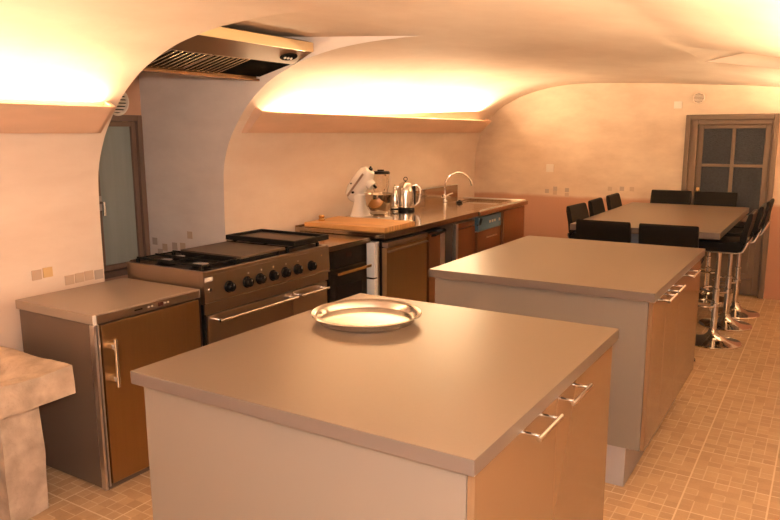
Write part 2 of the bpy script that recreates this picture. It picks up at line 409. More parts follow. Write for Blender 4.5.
# inlaid decor tiles
def wall_tiles(name, axis, val, items, s=.042):
    b = B()
    for a, z, mi in items:
        if axis == 0: b.box(val-.004, val+.003, a-s/2, a+s/2, z-s/2, z+s/2, mi=mi)
        else: b.box(a-s/2, a+s/2, val-.003, val+.004, z-s/2, z+s/2, mi=mi)
    struct(name, b, [M['tile_tan'], M['tile_ochre'], M['tile_grey']])
wall_tiles('trim_5', 0, -3.313, [(1.995, .918, 0), (2.055, .922, 1), (2.17, .862, 0), (2.228, .864, 0), (2.285, .866, 0), (2.345, .862, 2)], .05)
wall_tiles('trim_6', 1, LS[1], [(-4.0, .866, 2), (-3.9, .83, 0), (-3.95, .79, 2), (-3.645, .934, 0), (-3.80, .846, 2), (-3.72, .85, 0)], .05)
wall_tiles('trim_7', 1, YF, [(-2.684, .965, 2), (-2.591, .95, 0), (-2.59, .995, 2), (-2.456, .984, 2), (-2.456, .93, 0), (-1.989, 1.015, 0), (-1.864, 1.02, 2), (-1.761, 1.02, 0)], .045)

# niche window: two casement leaves
b = B(); f = .04
b.box(XB-.09, XB+.012, WY0, WY0+f, WZ0, WZ1, .004); b.box(XB-.09, XB+.012, WY1-f, WY1, WZ0, WZ1, .004)
b.box(XB-.09, XB+.012, WY0+f, WY1-f, WZ1-f, WZ1, .004); b.box(XB-.09, XB+.03, WY0+f, WY1-f, WZ0, WZ0+.04, .004)
win = struct('window_1', b, M['window_frame'])
mid = 2.908
for y0, y1, nm in ((WY0+f+.003, mid-.002, 'a'), (mid+.002, WY1-f-.003, 'b')):
    b = B(); s = .034; z0, z1 = WZ0+.043, WZ1-f-.003; x0, x1 = XB-.06, XB-.01
    b.box(x0, x1, y0, y0+s, z0, z1, .004); b.box(x0, x1, y1-s, y1, z0, z1, .004)
    b.box(x0, x1, y0+s, y1-s, z1-s, z1, .004); b.box(x0, x1, y0+s, y1-s, z0, z0+s, .004)
    leaf = build('casement', b, M['window_frame'], win)
    b = B(); b.box(XB-.042, XB-.03, y0+s, y1-s, z0+s, z1-s); build('pane', b, M['frosted'], leaf)
b = B(); b.box(XB-.012, XB+.0, mid+.006, mid+.032, 1.11, 1.21, .004); b.cyl((XB-.002, mid+.02, 1.165), (XB+.035, mid+.02, 1.165), .008); b.tube([(XB+.035, mid+.02, 1.17), (XB+.037, mid+.02, 1.13), (XB+.037, mid+.02, 1.08)], .010)
build('window_handle', b, M['chrome_soft'], win)

# far door
b = B(); y = YF
b.box(DX0, DX0+.045, y-.035, y+.12, 0, DZ, .006); b.box(DX1-.04, DX1, y-.035, y+.12, 0, DZ, .006); b.box(DX0+.045, DX1-.04, y-.035, y+.12, DZ-.05, DZ, .006)
b.box(DX0+.045, DX0+.115, y-.01, y+.1, 0, DZ-.05, .004); b.box(DX1-.055, DX1-.04, y-.01, y+.1, 0, DZ-.05, .004); b.box(DX0+.115, DX1-.055, y-.01, y+.1, DZ-.095, DZ-.05, .004)
door = struct('door_1', b, M['dark_wood'])
x0, x1, zt = DX0+.118, DX1-.058, DZ-.098
px = [(-1.105, -.848), (-.815, -.562)]; pz = [(.80, 1.268), (1.296, 1.640)]
b = B(); yy0, yy1 = y+.022, y+.062
b.box(x0, px[0][0], yy0, yy1, .012, zt, .004); b.box(px[1][1], x1, yy0, yy1, .012, zt, .004)
b.box(px[0][0], px[1][1], yy0, yy1, pz[1][1], zt, .004); b.box(px[0][0], px[1][1], yy0, yy1, .70, pz[0][0], .004); b.box(px[0][0], px[1][1], yy0, yy1, .012, .17, .004)
b.box(px[0][1], px[1][0], yy0, yy1, pz[0][0], pz[1][1], .004)
for a, c in px: b.box(a, c, yy0, yy1, pz[0][1], pz[1][0], .004)
leaf = build('door_leaf', b, M['dark_wood'], door)
b = B(); b.box(px[0][0], px[1][1], yy0+.012, yy1-.012, .17, .70); b.box(px[0][0]+.05, px[1][1]-.05, yy0+.004, yy1-.01, .22, .65, .01); build('panel', b, M['dark_wood'], leaf)
for a, c in px:
    for d, e in pz:
        b = B(); b.box(a, c, y+.036, y+.044, d, e); build('pane', b, M['reed_glass'], leaf)
b = B(); b.box(x0+.012, x0+.047, y+.012, y+.022, .93, 1.06, .003); build('escutcheon', b, M['brass'], leaf)
b = B(); b.cyl((x0+.03, y+.014, 1.01), (x0+.03, y-.03, 1.01), .009); b.tube([(x0+.025, y-.03, 1.01), (x0+.07, y-.032, 1.01), (x0+.12, y-.028, 1.006)], .009); build('door_handle', b, M['black_soft'], leaf)

# small wall fittings
def round_vent(label, M4, r, mt):
    t = thing('round_vent', label, 'vent', M4.translation)
    b = B(); b.lathe([(r*.80, .0), (r*.80, .012), (r*.86, .018), (r*.95, .016), (r, .004), (r, 0)], seg=36, M4=M4); build('ring', b, mt, t)
    b = B()
    for k in range(-3, 4):
        w = math.sqrt(max(0, (r*.80)**2-(k*r*.22)**2))
        b.box(-w, w, k*r*.22-r*.07, k*r*.22+r*.07, .002, .010, .001, M4=M4)
    build('louvre', b, mt, t)
    b = B(); b.lathe([(0, .0005), (r*.82, .0005), (r*.82, .0015), (0, .0015)], seg=24, M4=M4); build('opening', b, M['black_soft'], t)
def frame_m(loc, xd, zd):
    z = Vector(zd); x = Vector(xd); yv = z.cross(x); m = Matrix((x, yv, z)).transposed().to_4x4(); m.translation = loc; return m
round_vent('round white louvred vent above the niche window', frame_m((XB+.001, 3.10, 1.822), (0, 1, 0), (1, 0, 0)), .098, M['white_plastic'])
round_vent('small round vent on the far wall above the brown door', frame_m((-1.169, YF-.001, 1.937), (1, 0, 0), (0, -1, 0)), .058, M['plaster'])
def wall_plate(name, label, cat, x, z, w, h):
    t = thing(name, label, cat, (x, YF, z))
    b = B(); b.box(x-w/2, x+w/2, YF-.010, YF-.001, z-h/2, z+h/2, .003); build('plate', b, M['white_plastic'], t)
    b = B(); b.box(x-w*.28, x+w*.28, YF-.015, YF-.009, z-h*.28, z+h*.28, .002); build('rocker', b, M['white_plastic'], t)
wall_plate('wall_switch', 'square cream switch plate on the far wall above the pink dado', 'switch', -2.658, 1.221, .085, .085)
wall_plate('junction_cover', 'blank cream cover plate on the far wall left of the small round vent', 'cover plate', -1.359, 1.875, .075, .07)

# ------------------------------------------------------------------ kitchen islands
def bar_handle(parent, y0, y1, z, x, p0, p1, mt=None):
    b = B(); xb = x+.047
    b.cyl((xb, y0, z), (xb, y1, z), .0062, seg=12)
    for yp in (p0, p1): b.cyl((x-.001, yp, z), (xb, yp, z), .0048, seg=10)
    build('handle', b, mt or M['chrome'], parent)
def island(label, X0, X1, Y0, Y1, top, zb, doors, handles, toe):
    t = thing('kitchen_island', label, 'kitchen island', ((X0+X1)/2, (Y0+Y1)/2, 0))
    b = B(); b.box(X0, X1, Y0, Y1, zb, top, .0025); build('worktop', b, M['edge_top'], t)
    xs = X1-.032
    b = B(); b.box(X0+.02, xs, Y0+.028, Y1-.025, .195, zb-.0005, .0015); build('carcass', b, M['lacquer'], t)
    b = B(); b.box(X0+.09, X1-.095, Y0+.043, Y1-.06, 0, .1955); build('toe_kick', b, M['toe'], t)
    for (d0, d1), h in zip(doors, handles):
        b = B(); b.box(xs+.001, xs+.019, d0+.0015, d1-.0015, .197, zb-.004, .001); d = build('door', b, M['gloss'], t)
        if h: bar_handle(d, h[0]-.022, h[1]+.022, .868, xs+.018, h[0], h[1])
    return t
# laminate with its greyer edge band: the sides of the slab take the edge colour
m = M['laminate'].copy(); m.name = 'taupe_laminate_slab'; nt = m.node_tree; p = nt.nodes['Principled BSDF']
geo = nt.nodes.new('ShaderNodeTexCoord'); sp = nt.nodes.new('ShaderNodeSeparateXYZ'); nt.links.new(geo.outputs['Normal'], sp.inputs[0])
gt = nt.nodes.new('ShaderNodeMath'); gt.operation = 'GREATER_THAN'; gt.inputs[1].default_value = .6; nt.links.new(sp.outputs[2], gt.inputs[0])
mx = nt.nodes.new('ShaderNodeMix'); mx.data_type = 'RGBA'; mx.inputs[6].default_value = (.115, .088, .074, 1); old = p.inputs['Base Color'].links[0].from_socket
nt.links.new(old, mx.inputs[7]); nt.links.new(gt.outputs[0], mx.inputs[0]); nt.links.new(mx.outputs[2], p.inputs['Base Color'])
M['edge_top'] = m
island('taupe kitchen island nearest the viewer, with the round steel tray on it', -1.674, -.579, 1.262, 2.445, .93, .891,
       [(1.293, 1.8335), (1.8335, 2.416)], [(1.581, 1.712), (1.822+.03, 1.951+.03)], None)
island('second taupe kitchen island, bare top, between the tray island and the dining table', -1.682, -.587, 3.075, 4.46, .93, .889,
       [(3.106, 3.419), (3.419, 3.76), (3.76, 4.432)], [(3.24, 3.37), (3.465, 3.59), (3.89, 4.035)], None)

# round steel tray
b = B(); prof_t = [(0, .003), (.168, .003), (.174, .006), (.182, .026), (.189, .031), (.200, .033), (.203, .030), (.200, .028), (.190, .027), (.185, .023), (.176, .003), (.165, 0), (0, 0)]
b.lathe(prof_t, (-1.398, 2.083, .9305), 72)
tag(build('serving_tray', b, M['chrome_soft']), 'round polished steel tray with a raised rim on the nearest island', 'tray')

# ------------------------------------------------------------------ dining table and stools
t = thing('dining_table', 'large taupe bar-height dining table ringed by black stools', 'table', (-1.12, 6.18, 0))
b = B(); b.box(-1.636, -.601, 5.2, 7.155, .885, .93, .0025); build('tabletop', b, M['edge_top'], t)
b = B(); b.box(-1.28, -.96, 5.50, 6.86, .05, .8845, .003); build('pedestal', b, M['table_base'], t)
b = B(); b.box(-1.30, -.94, 5.46, 6.90, 0, .05, .003); build('base', b, M['toe'], t)

def make_stool(label, loc, rz, dz=.128):
    """seat faces +y in its own frame"""
    t = thing('bar_stool', label, 'bar stool', loc, rz, 'bar stools round the dining table')
    L = dict(parent=t, world=False)
    b = B(); b.lathe([(0, 0), (.205, 0), (.208, .006), (.203, .013), (.165, .022), (.11, .034), (.065, .052), (.040, .078), (.031, .105), (0, .105)], seg=48); build('base', b, M['chrome'], **L)
    b = B(); b.cyl((0, 0, .10), (0, 0, .42), .024, seg=20); b.cyl((0, 0, .42), (0, 0, .60+dz), .0185, seg=20); b.lathe([(.024, .405), (.027, .408), (.027, .425), (.019, .43)], seg=20); build('column', b, M['chrome'], **L)
    b = B(); pts = [(0, .02, .30)]
    R = .125
    for k in range(21):
        a = math.radians(-125+250*k/20)
        pts.append((R*math.sin(a), .075+R*math.cos(a), .30))
    pts.append((0, .02, .30)); b.tube(pts, .0085, 8); b.lathe([(.027, .283), (.034, .287), (.034, .313), (.027, .317)], seg=18); build('footrest', b, M['chrome'], **L)
    b = B(); b.box(-.09, .09, -.09, .09, .593+dz, .618+dz, .004); build('seat_plate', b, M['black_soft'], **L)
    b = B(); b.tube([(.02, 0, .60+dz), (.10, .01, .595+dz), (.165, .02, .585+dz)], .006, 8); b.ball((.17, .02, .584+dz), (.016, .012, .012)); build('height_lever', b, M['chrome'], **L)
    # chrome shell line under seat and up the back
    b = B()
    path = [(.190, .624), (.05, .611), (-.14, .611), (-.172, .624), (-.190, .66), (-.196, .69)]
    def ribbon(path, th, w, bev):
        up = []; lo = []
        for i, (yy, zz) in enumerate(path):
            a = Vector(path[max(i-1, 0)]); c = Vector(path[min(i+1, len(path)-1)]); d = (c-a).normalized(); n = Vector((d[1], -d[0]))
            up.append((yy+n[0]*th[i], zz+n[1]*th[i])); lo.append((yy, zz))
        return up+lo[::-1]
    b.prism(ribbon(path, [-.008]*len(path), .4, 0), 0, -.193, .193, .002); b.xf(Matrix.Translation((0, 0, dz))); build('seat_shell', b, M['chrome_soft'], **L)
    b = B()
    outer = [(.195, .634), (.185, .622), (.05, .6125), (-.135, .6125), (-.165, .627)]
    seat = [(.195, .655), (.175, .676), (.09, .684), (-.03, .678), (-.11, .682), (-.158, .70)]
    b.prism(outer+[(-.172, .66)]+seat[::-1], 0, -.19, .19, .009); b.xf(Matrix.Translation((0, 0, dz))); build('seat', b, M['leather'], **L)
    b = B()
    b.prism([(-.176, .665), (-.192, .70), (-.209, .765), (-.229, .862), (-.233, .897), (-.222, .906), (-.202, .896), (-.188, .84), (-.174, .785), (-.158, .735), (-.156, .70)], 0, -.19, .19, .009)
    bmv = b.bm
    for v in bmv.verts:      # gentle wrap of the backrest
        if v.co.z > .7: v.co.y += .28*(v.co.x**2)
    b.xf(Matrix.Translation((0, 0, dz)))
    build('backrest', b, M['leather'], **L)
    return t
H = math.pi/2
s0 = make_stool('black bar stool on the right side of the dining table, closest to the islands', (-.665, 5.80, 0), H)
for (x, y, rz, lb) in [
    (-.645, 6.39, H+.02, 'black bar stool in the middle of the right side of the dining table'),
    (-.625, 6.86, H-.02, 'black bar stool on the right side of the dining table, beside the brown door'),
    (-.90, 5.20, .02, 'black bar stool at the near end of the dining table, right one of that pair'),
    (-1.335, 5.21, -.01, 'black bar stool at the near end of the dining table, left one of that pair'),
    (-.93, 7.33, math.pi+.02, 'black bar stool at the table\'s far end, in front of the brown door'),
    (-1.35, 7.34, math.pi, 'black bar stool at the table\'s far end, in front of the plain wall'),
    (-1.53, 5.66, -H-.06, 'black bar stool on the left side of the dining table, nearest the islands'),
    (-1.53, 6.22, -H+.02, 'black bar stool in the middle of the left side of the dining table'),
    (-1.53, 6.80, -H, 'black bar stool on the left side of the dining table, nearest the far wall')]:
    if 5.15 < y < 5.25:
        if x > -1: s1 = make_stool(lb, (x, y, 0), rz, .09)
        else: dup(s1, (x, y, 0), rz, lb)
        continue
    dup(s0, (x, y, 0), rz, lb)

# ------------------------------------------------------------------ under-counter refrigerator (free standing, left)
t = thing('refrigerator', 'waist-high steel-fronted refrigerator between the stone trough and the range', 'refrigerator', (-2.95, 2.147, 0))
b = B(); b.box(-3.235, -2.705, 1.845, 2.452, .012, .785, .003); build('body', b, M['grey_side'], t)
b = B(); b.box(-3.20, -2.73, 1.87, 2.43, 0, .032); build('plinth', b, M['black_soft'], t)
b = B(); b.box(-3.248, -2.662, 1.836, 2.458, .788, .832, .004); lid = build('lid', b, M['grey_lid'], t)
b = B(); b.box(-2.663, -2.6565, 1.85, 2.444, .792, .828, .001); pn = build('control_panel', b, M['steel'], lid)
b = B(); b.box(-2.6575, -2.655, 2.185, 2.215, .801, .819, .001); build('display', b, M['display'], pn)
for yy in (2.13, 2.15, 2.225, 2.245):
    b = B(); b.cyl((-2.658, yy, .81), (-2.654, yy, .81), .005, seg=10); build('button', b, M['white_plastic'], pn)
b = B(); b.box(-2.6575, -2.656, 2.05, 2.095, .806, .813); build('badge', b, M['black_soft'], pn)
b = B(); b.box(-2.664, -2.654, 1.835, 1.850, .786, .832, .002); build('corner_cap', b, M['white_plastic'], lid)
b = B(); b.box(-2.703, -2.662, 1.875, 2.445, .030, .780, .004); door = build('door', b, M['steel_warm'], t)
b = B(); b.box(-2.704, -2.674, 1.8445, 1.858, .006, .783, .003); b.box(-2.69, -2.668, 1.862, 1.87, .02, .783, .002); build('edge_strip', b, M['steel_light'], door)
b = B(); b.cyl((-2.617, 1.91, .495), (-2.617, 1.91, .715), .009, seg=14)
for zz in (.53, .68): b.box(-2.662, -2.612, 1.899, 1.921, zz-.012, zz+.012, .003)
build('handle', b, M['chrome'], door)
b = B(); b.box(-2.70, -2.68, 1.86, 2.45, .002, .028); build('kick_plate', b, M['grey_side'], t)

# ------------------------------------------------------------------ stone trough
def rough(b, amp, seed):
    rnd = random.Random(seed)
    from mathutils import noise
    for v in b.bm.verts:
        n = noise.noise_vector(v.co*4+Vector((seed, 0, 0)))*amp+noise.noise_vector(v.co*13)*amp*.35
        v.co += n
t = thing('stone_trough', 'old carved sandstone trough against the left wall beside the refrigerator', 'trough', (-2.95, 1.2, 0))
b = B(); b.box(-3.295, -2.655, .45, 1.722, .515, .64)
bmesh.ops.subdivide_edges(b.bm, edges=b.bm.edges[:], cuts=24, use_grid_fill=True)
for v in b.bm.verts:
    if v.co.z > .63:
        dx = min(v.co.x+3.25, -2.735-v.co.x); dy = min(v.co.y-.5, 1.62-v.co.y); d = min(dx, dy)
        if d > 0: v.co.z -= min(.05, d*.55)
b._bev([], 0); rough(b, .009, 3); build('basin', b, M['stone'], t, angle=70)
for yy in (1.45, .62):
    b = B(); b.box(-3.05, -2.762, yy, yy+.17, 0, .522)
    bmesh.ops.subdivide_edges(b.bm, edges=b.bm.edges[:], cuts=14, use_grid_fill=True); rough(b, .010, 5+yy)
    for v in b.bm.verts: v.co.z = max(0, v.co.z)
    build('pedestal', b, M['stone'], t, angle=70)

# ------------------------------------------------------------------ range cooker
RX = -2.655; RY0, RY1 = 2.475, 3.535
t = thing('range_cooker', 'wide stainless steel gas range with seven black knobs under the hood niche', 'range', (-2.95, 3.0, 0))
b = B(); b.box(-3.245, RX-.03, RY0, RY1, .10, .895, .003); build('body', b, M['steel'], t)
b = B(); b.box(-3.2, RX-.07, RY0+.02, RY1-.02, 0, .101); build('plinth', b, M['black_soft'], t)
b = B(); b.box(-3.245, RX, RY0, RY0+.022, .893, .915, .002); b.box(-3.245, RX, RY1-.022, RY1, .893, .915, .002); b.box(RX-.03, RX, RY0+.022, RY1-.022, .893, .913, .003); b.box(-3.245, -3.22, RY0+.022, RY1-.022, .893, .925, .002); build('top_rim', b, M['steel'], t)
b = B(); b.box(-3.22, RX-.03, RY0+.022, RY1-.022, .894, .902); build('cooktop', b, M['black'], t)
b = B(); b.prism([(RX-.03, .752), (RX+.002, .752), (RX+.006, .765), (RX, .8935), (RX-.03, .8935)], 1, RY0, RY1, .0015); cp = build('control_panel', b, M['steel'], t)
for yy in (2.647, 2.784, 2.887, 2.996, 3.101, 3.211, 3.345):
    b = B(); q = Matrix.Rotation(math.radians(90), 4, 'Y'); q.translation = (RX+.003, yy, .811)
    b.lathe([(0, 0), (.032, 0), (.032, .006), (.026, .010), (.024, .030), (.020, .034), (0, .034)], seg=28, M4=q)
    b.box(RX+.034, RX+.043, yy-.0055, yy+.0055, .791, .831, .003)
    kb = build('knob', b, M['black'], cp)
    b = B(); b.box(RX+.0425, RX+.044, yy-.0015, yy+.0015, .818, .829); build('pointer', b, M['white_plastic'], kb)
for yy, mt in ((2.80, 'white_plastic'), (2.905, 'white_plastic'), (3.005, 'amber'), (3.115, 'white_plastic'), (3.225, 'white_plastic'), (3.455, 'amber')):
    b = B(); b.cyl((RX, yy, .858), (RX+.004, yy, .858), .005, seg=10); build('pilot_light', b, M[mt], cp)
b = B(); b.box(RX-.001, RX+.004, 2.482, 2.535, .862, .884, .001); build('badge', b, M['white_plastic'], cp)
b = B(); b.cyl((RX, 2.51, .82), (RX+.012, 2.51, .82), .009, seg=14); build('ignition_button', b, M['chrome'], cp)
b = B(); b.box(RX-.03, RX-.004, RY0+.004, RY1-.004, .690, .742, .003); b.box(RX-.03, RX+.010, RY0+.002, RY1-.002, .744, .751, .001); build('vent_strip', b, M['steel'], t)
for y0, y1, h0, h1 in ((RY0+.02, 3.170, 2.535, 3.165), (3.176, RY1-.02, 3.20, 3.47)):
    b = B(); b.box(RX-.03, RX-.003, y0, y1, .14, .682, .003); dr = build('oven_door', b, M['steel'], t)
    b = B(); b.cyl((RX+.045, h0, .655), (RX+.045, h1, .655), .0085, seg=14)
    for yy in (h0+.015, h1-.015): b.cyl((RX-.004, yy, .655), (RX+.045, yy, .655), .009, seg=12)
    build('handle', b, M['chrome'], dr)
b = B(); b.box(RX-.03, RX-.012, RY0+.002, RY0+.017, .12, .742); build('edge_strip', b, M['black'], t)
for bx, by, br in ((-3.06, 2.585, .042), (-2.80, 2.60, .050), (-3.08, 2.70, .036)):
    b = B(); b.lathe([(0, 0), (br*1.35, 0), (br*1.35, .006), (br, .010), (br, .022), (br*.6, .024), (0, .024)], (bx, by, .902), 28); bu = build('burner', b, M['black'], t)
    b = B(); b.lathe([(br*.98, 0), (br*.98, .004), (br*.80, .009), (0, .010)], (bx, by, .924), 28); b.lathe([(0, .0), (br*.98, 0)], (bx, by, .924), 28); build('burner_cap', b, M['chrome_soft'], bu)
def grate(y0, y1, n):
    b = B(); z0, z1 = .930, .938; w = .008
    for xx in (-3.20, -2.94, -2.71): b.box(xx-w/2, xx+w/2, y0, y1, z0, z1, .002)
    for k in range(n+1):
        yy = y0+(y1-y0)*k/n; b.box(-3.205, -2.705, yy-w/2, yy+w/2, z0+.001, z1+.006, .002)
    for xx in (-3.20, -2.71):
        for yy in (y0, y1): b.box(xx-.008, xx+.008, yy-.008, yy+.008, .902, z0+.002, .001)
    build('grate', b, M['iron'], t)
grate(2.515, 2.765, 2); grate(3.20, 3.49, 3)
b = B()
for yy in (2.80, 3.13): b.box(-3.17, -2.72, yy-.006, yy+.006, .902, .931, .001)
for xx in (-3.16, -2.73): b.box(xx-.006, xx+.006, 2.80, 3.13, .905, .93, .001)
build('griddle_frame', b, M['iron'], t)
b = B(); b.box(-3.17, -2.695, 2.79, 3.165, .9316, .9466, .003); tag(build('griddle_plate', b, M['griddle']), 'flat brown steel griddle plate on the middle of the range', 'griddle plate')
b = B(); x0, x1, y0, y1 = -3.205, -2.645, 3.19, 3.525; b.box(x0, x1, y0, y1, .951, .958, .002)
for a in ((x0, x0+.022, y0, y1), (x1-.022, x1, y0, y1), (x0+.02, x1-.02, y0, y0+.022), (x0+.02, x1-.02, y1-.022, y1)): b.box(*a, .957, .981, .003)
for a in (x0+.06, x1-.09):
    for c in (y0+.06, y1-.06): b.box(a-.01, a+.01, c-.01, c+.01, .9445, .952)
tr = thing('griddle_tray', 'black-rimmed griddle tray raised on the right end of the range', 'griddle tray', (-2.93, 3.35, .944)); build('rim', b, M['iron'], tr)
b = B(); b.box(x0+.023, x1-.023, y0+.023, y1-.023, .9585, .9655, .001); build('plate', b, M['griddle'], tr)

# ------------------------------------------------------------------ built-in oven with its steel top
t = thing('built_in_oven', 'black glass oven under a low steel top between range and counter', 'oven', (-2.95, 3.77, 0))
b = B(); b.box(-3.29, -2.70, 3.555, 3.985, .0, .858, .002); build('housing', b, M['black_soft'], t)
b = B(); b.box(-3.30, -2.655, 3.545, 4.018, .866, .886, .002); b.box(-3.30, -2.655, 3.545, 4.004, .884, .9, .002); build('top', b, M['steel_top'], t)
b = B(); b.box(-2.70, -2.672, 3.562, 3.992, .745, .860, .002); cp = build('control_panel', b, M['dark_glass'], t)
b = B(); b.box(-2.6725, -2.671, 3.75, 3.81, .80, .83); build('display', b, M['display'], cp)
b = B(); b.box(-2.70, -2.672, 3.562, 3.992, .16, .738, .003); dr = build('oven_door', b, M['dark_glass'], t)
b = B(); b.box(-2.640, -2.625, 3.60, 3.985, .703, .722, .004)
for yy in (3.63, 3.955): b.box(-2.673, -2.638, yy-.008, yy+.008, .706, .72)
build('handle', b, M['brass'], dr)
b = B(); b.box(-2.6735, -2.671, 3.62, 3.93, .30, .62, .001); build('window', b, M['black'], dr)

# ------------------------------------------------------------------ steel counter run (a little askew to the room)
RZ = math.radians(1.3); O = (-2.555, 4.035, 0)
def run(name, label, cat, y, group=None):
    c, s = math.cos(RZ), math.sin(RZ)
    return thing(name, label, cat, (O[0]-s*y, O[1]+c*y, 0), RZ, group)
def lb(name, b, mt, par): return build(name, b, mt, par, world=False)
t = run('filler_panel', 'narrow pale metal upright between the black oven and the counter refrigerator', 'panel', .028)
b = B(); b.box(-.15, -.085, -.022, .022, 0, .60, .003); b.box(-.15, -.085, -.022, .022, .612, .862, .003); lb('upright', b, M['alu_frame'], t)
b = B(); b.box(-.15, -.09, .025, .055, 0, .862, .003); lb('side_strip', b, M['steel_light'], t)
b = B(); b.box(-.15, -.095, -.022, .022, .60, .612); lb('joint', b, M['black_soft'], t)
t = run('counter', 'long polished steel counter carrying the mixer, kettle and chopping board', 'counter', .8)
b = B(); b.box(-.775, 0, -.795, .811, .888, .93, .004); lb('worktop', b, M['steel_top'], t)
b = B(); b.box(-.775, -.765, -.795, .811, .9301, .94, .001); lb('upstand', b, M['steel_top'], t)
for yy in (-.77, .78):
    b = B(); b.box(-.715, -.675, yy-.02, yy+.02, 0, .8885, .002); lb('leg', b, M['steel'], t)
t = run('sink_unit', 'steel sink with rimmed drainer at the far end of the counter', 'sink', 2.2)
b = B()
Y0, Y1, by0, by1, bx0, bx1 = -.585, .64, .08, .56, -.60, -.13
b.box(-.775, bx0, Y0, Y1, .884, .926, .003); b.box(bx1, .012, Y0, Y1-.0, .884, .926, .006); b.box(bx0, bx1, Y0, by0, .884, .926, .003); b.box(bx0, bx1, by1, Y1, .884, .926, .003)
lb('sink_top', b, M['steel_top'], t)
b = B()
b.tube([(-.70, .61, .93), (-.03, .61, .93), (-.008, .60, .93), (-.004, .57, .93), (-.004, -.55, .93)], .008, 8); lb('raised_rim', b, M['steel_light'], t)
b = B(); b.box(bx0, bx1, by0, by1, .85, .857); b.box(bx0-.01, bx0, by0-.01, by1+.01, .85, .89); b.box(bx1, bx1+.01, by0-.01, by1+.01, .85, .89); b.box(bx0, bx1, by0-.01, by0, .85, .89); b.box(bx0, bx1, by1, by1+.01, .85, .89)
bs = lb('basin', b, M['satin'], t)
b = B(); b.lathe([(0, 0), (.04, 0), (.045, .004), (.035, .005), (0, .002)], (-.36, .32, .857), 24); lb('drain', b, M['chrome'], bs)
t = run('backsplash', 'upright steel splash plate along the wall behind the tap', 'splash plate', 1.95)
b = B(); b.box(-.788, -.778, -.65, .88, .86, 1.062, .002); lb('plate', b, M['steel_top'], t)
b = B(); b.box(-.788, -.774, -.65, .88, 1.062, 1.069, .002); lb('top_fold', b, M['steel_light'], t)
# tap
t = run('mixer_tap', 'tall chrome swan-neck tap behind the sink', 'tap', 2.27)
t.rotation_euler.z += math.radians(0)
b = B(); b.lathe([(0, 0), (.028, 0), (.028, .008), (.022, .014), (.020, .06), (.016, .068), (0, .07)], (-.655, 0, .929), 24); b.cyl((-.655, -.005, .97), (-.655, -.055, .985), .014); b.cyl((-.655, .005, .97), (-.655, .05, .985), .014); lb('body', b, M['chrome'], t)
b = B(); pts = [(-.655, 0, .99)]
for k in range(19):
    a = math.radians(180-165*k/18); pts.append((-.655+.115+.115*math.cos(a), .11*(1-math.cos(math.radians(165*k/18)))/2*1.2, 1.085+.135*math.sin(a)))
pts.append((-.425, .135, 1.09)); b.tube(pts, .010, 12); lb('spout', b, M['chrome'], t)
for s in (-1, 1):
    b = B(); b.tube([(-.655, s*.05, .985), (-.645, s*.075, 1.0), (-.615, s*.10, 1.01)], [.010, .008, .007], 10); lb('tap_handle', b, M['chrome'], t)
b = B(); b.lathe([(0, 0), (.03, 0), (.032, .008), (.028, .018), (.012, .022), (.012, .03), (0, .032)], (-3.09, 6.27, .927), 20); tag(build('sink_plug', b, M['black_soft']), 'small black rubber plug on the counter behind the sink', 'plug')

t = run('sink_cabinet', 'plain brown steel cabinet under the sink at the end of the counter run', 'cabinet', 2.525)
b = B(); b.box(-.70, -.03, -.30, .30, .0, .845, .002); b.box(-.115, -.03, -.30, .30, .843, .882, .002); lb('carcass', b, M['brown_front'], t)
b = B(); b.box(-.029, -.012, -.285, .285, .10, .872, .003); lb('door', b, M['brown_front'], t)

# appliances and cupboards below the counter
t = run('counter_refrigerator', 'golden steel refrigerator door under the counter below the chopping board', 'refrigerator', .40)
b = B(); b.box(-.66, -.08, -.30, .30, .04, .862, .002); lb('body', b, M['black_soft'], t)
b = B(); b.box(-.078, -.038, -.305, .305, .09, .812, .004); dr = lb('door', b, M['steel_warm'], t)
b = B(); b.box(-.078, -.030, -.305, .305, .818, .852, .006); lb('top_rail', b, M['steel'], t)
b = B(); b.prism([(-.040, .775), (-.020, .782), (-.020, .790), (-.040, .795)], 1, -.295, .295, .001); lb('handle', b, M['steel'], dr)
b = B(); b.box(-.62, -.12, -.28, .28, 0, .041); lb('plinth', b, M['black_soft'], t)
t = run('wine_cooler', 'slim dark brown fronted cooler with a chrome edge under the counter', 'cooler', .885)
b = B(); b.box(-.62, -.08, -.135, .135, .03, .85, .002); lb('body', b, M['black_soft'], t)
b = B(); b.box(-.078, -.04, -.135, .055, .06, .83, .003); dr = lb('door', b, M['brown_front'], t)
b = B(); b.box(-.078, -.035, .060, .132, .06, .84, .004); lb('edge_strip', b, M['steel_light'], dr)
b = B(); b.tube([(-.045, -.10, .815), (-.015, -.09, .82), (-.015, .09, .835), (-.04, .12, .84)], .010, 10); lb('handle', b, M['black'], dr)
b = B(); b.box(-.6, -.1, -.12, .12, 0, .031); lb('plinth', b, M['black_soft'], t)
t = run('water_filter', 'dark blue-grey unit in the gap between two doors under the counter', 'appliance', 1.115)
b = B(); b.box(-.5, -.115, -.075, .075, 0, .80, .006); lb('body', b, M['black'], t)
b = B(); b.box(-.116, -.108, -.055, .05, .66, .74, .003); lb('label_panel', b, M['blue_item'], t)
t = run('base_cabinet', 'brown steel base cabinet with a pale edge left of the dishwasher', 'cabinet', 1.41)
b = B(); b.box(-.66, -.06, -.20, .195, .0, .86, .002); lb('carcass', b, M['grey_side'], t)
b = B(); b.box(-.058, -.030, -.155, .19, .08, .805, .003); dr = lb('door', b, M['brown_front'], t)
b = B(); b.box(-.058, -.032, -.155, .19, .812, .855, .004); lb('drawer_front', b, M['brown_front'], t)
b = B(); b.box(-.06, -.026, -.20, -.160, .06, .858, .003); lb('edge_strip', b, M['steel_light'], t)
t = run('dishwasher', 'undercounter dishwasher with a blue control panel near the sink', 'dishwasher', 1.925)
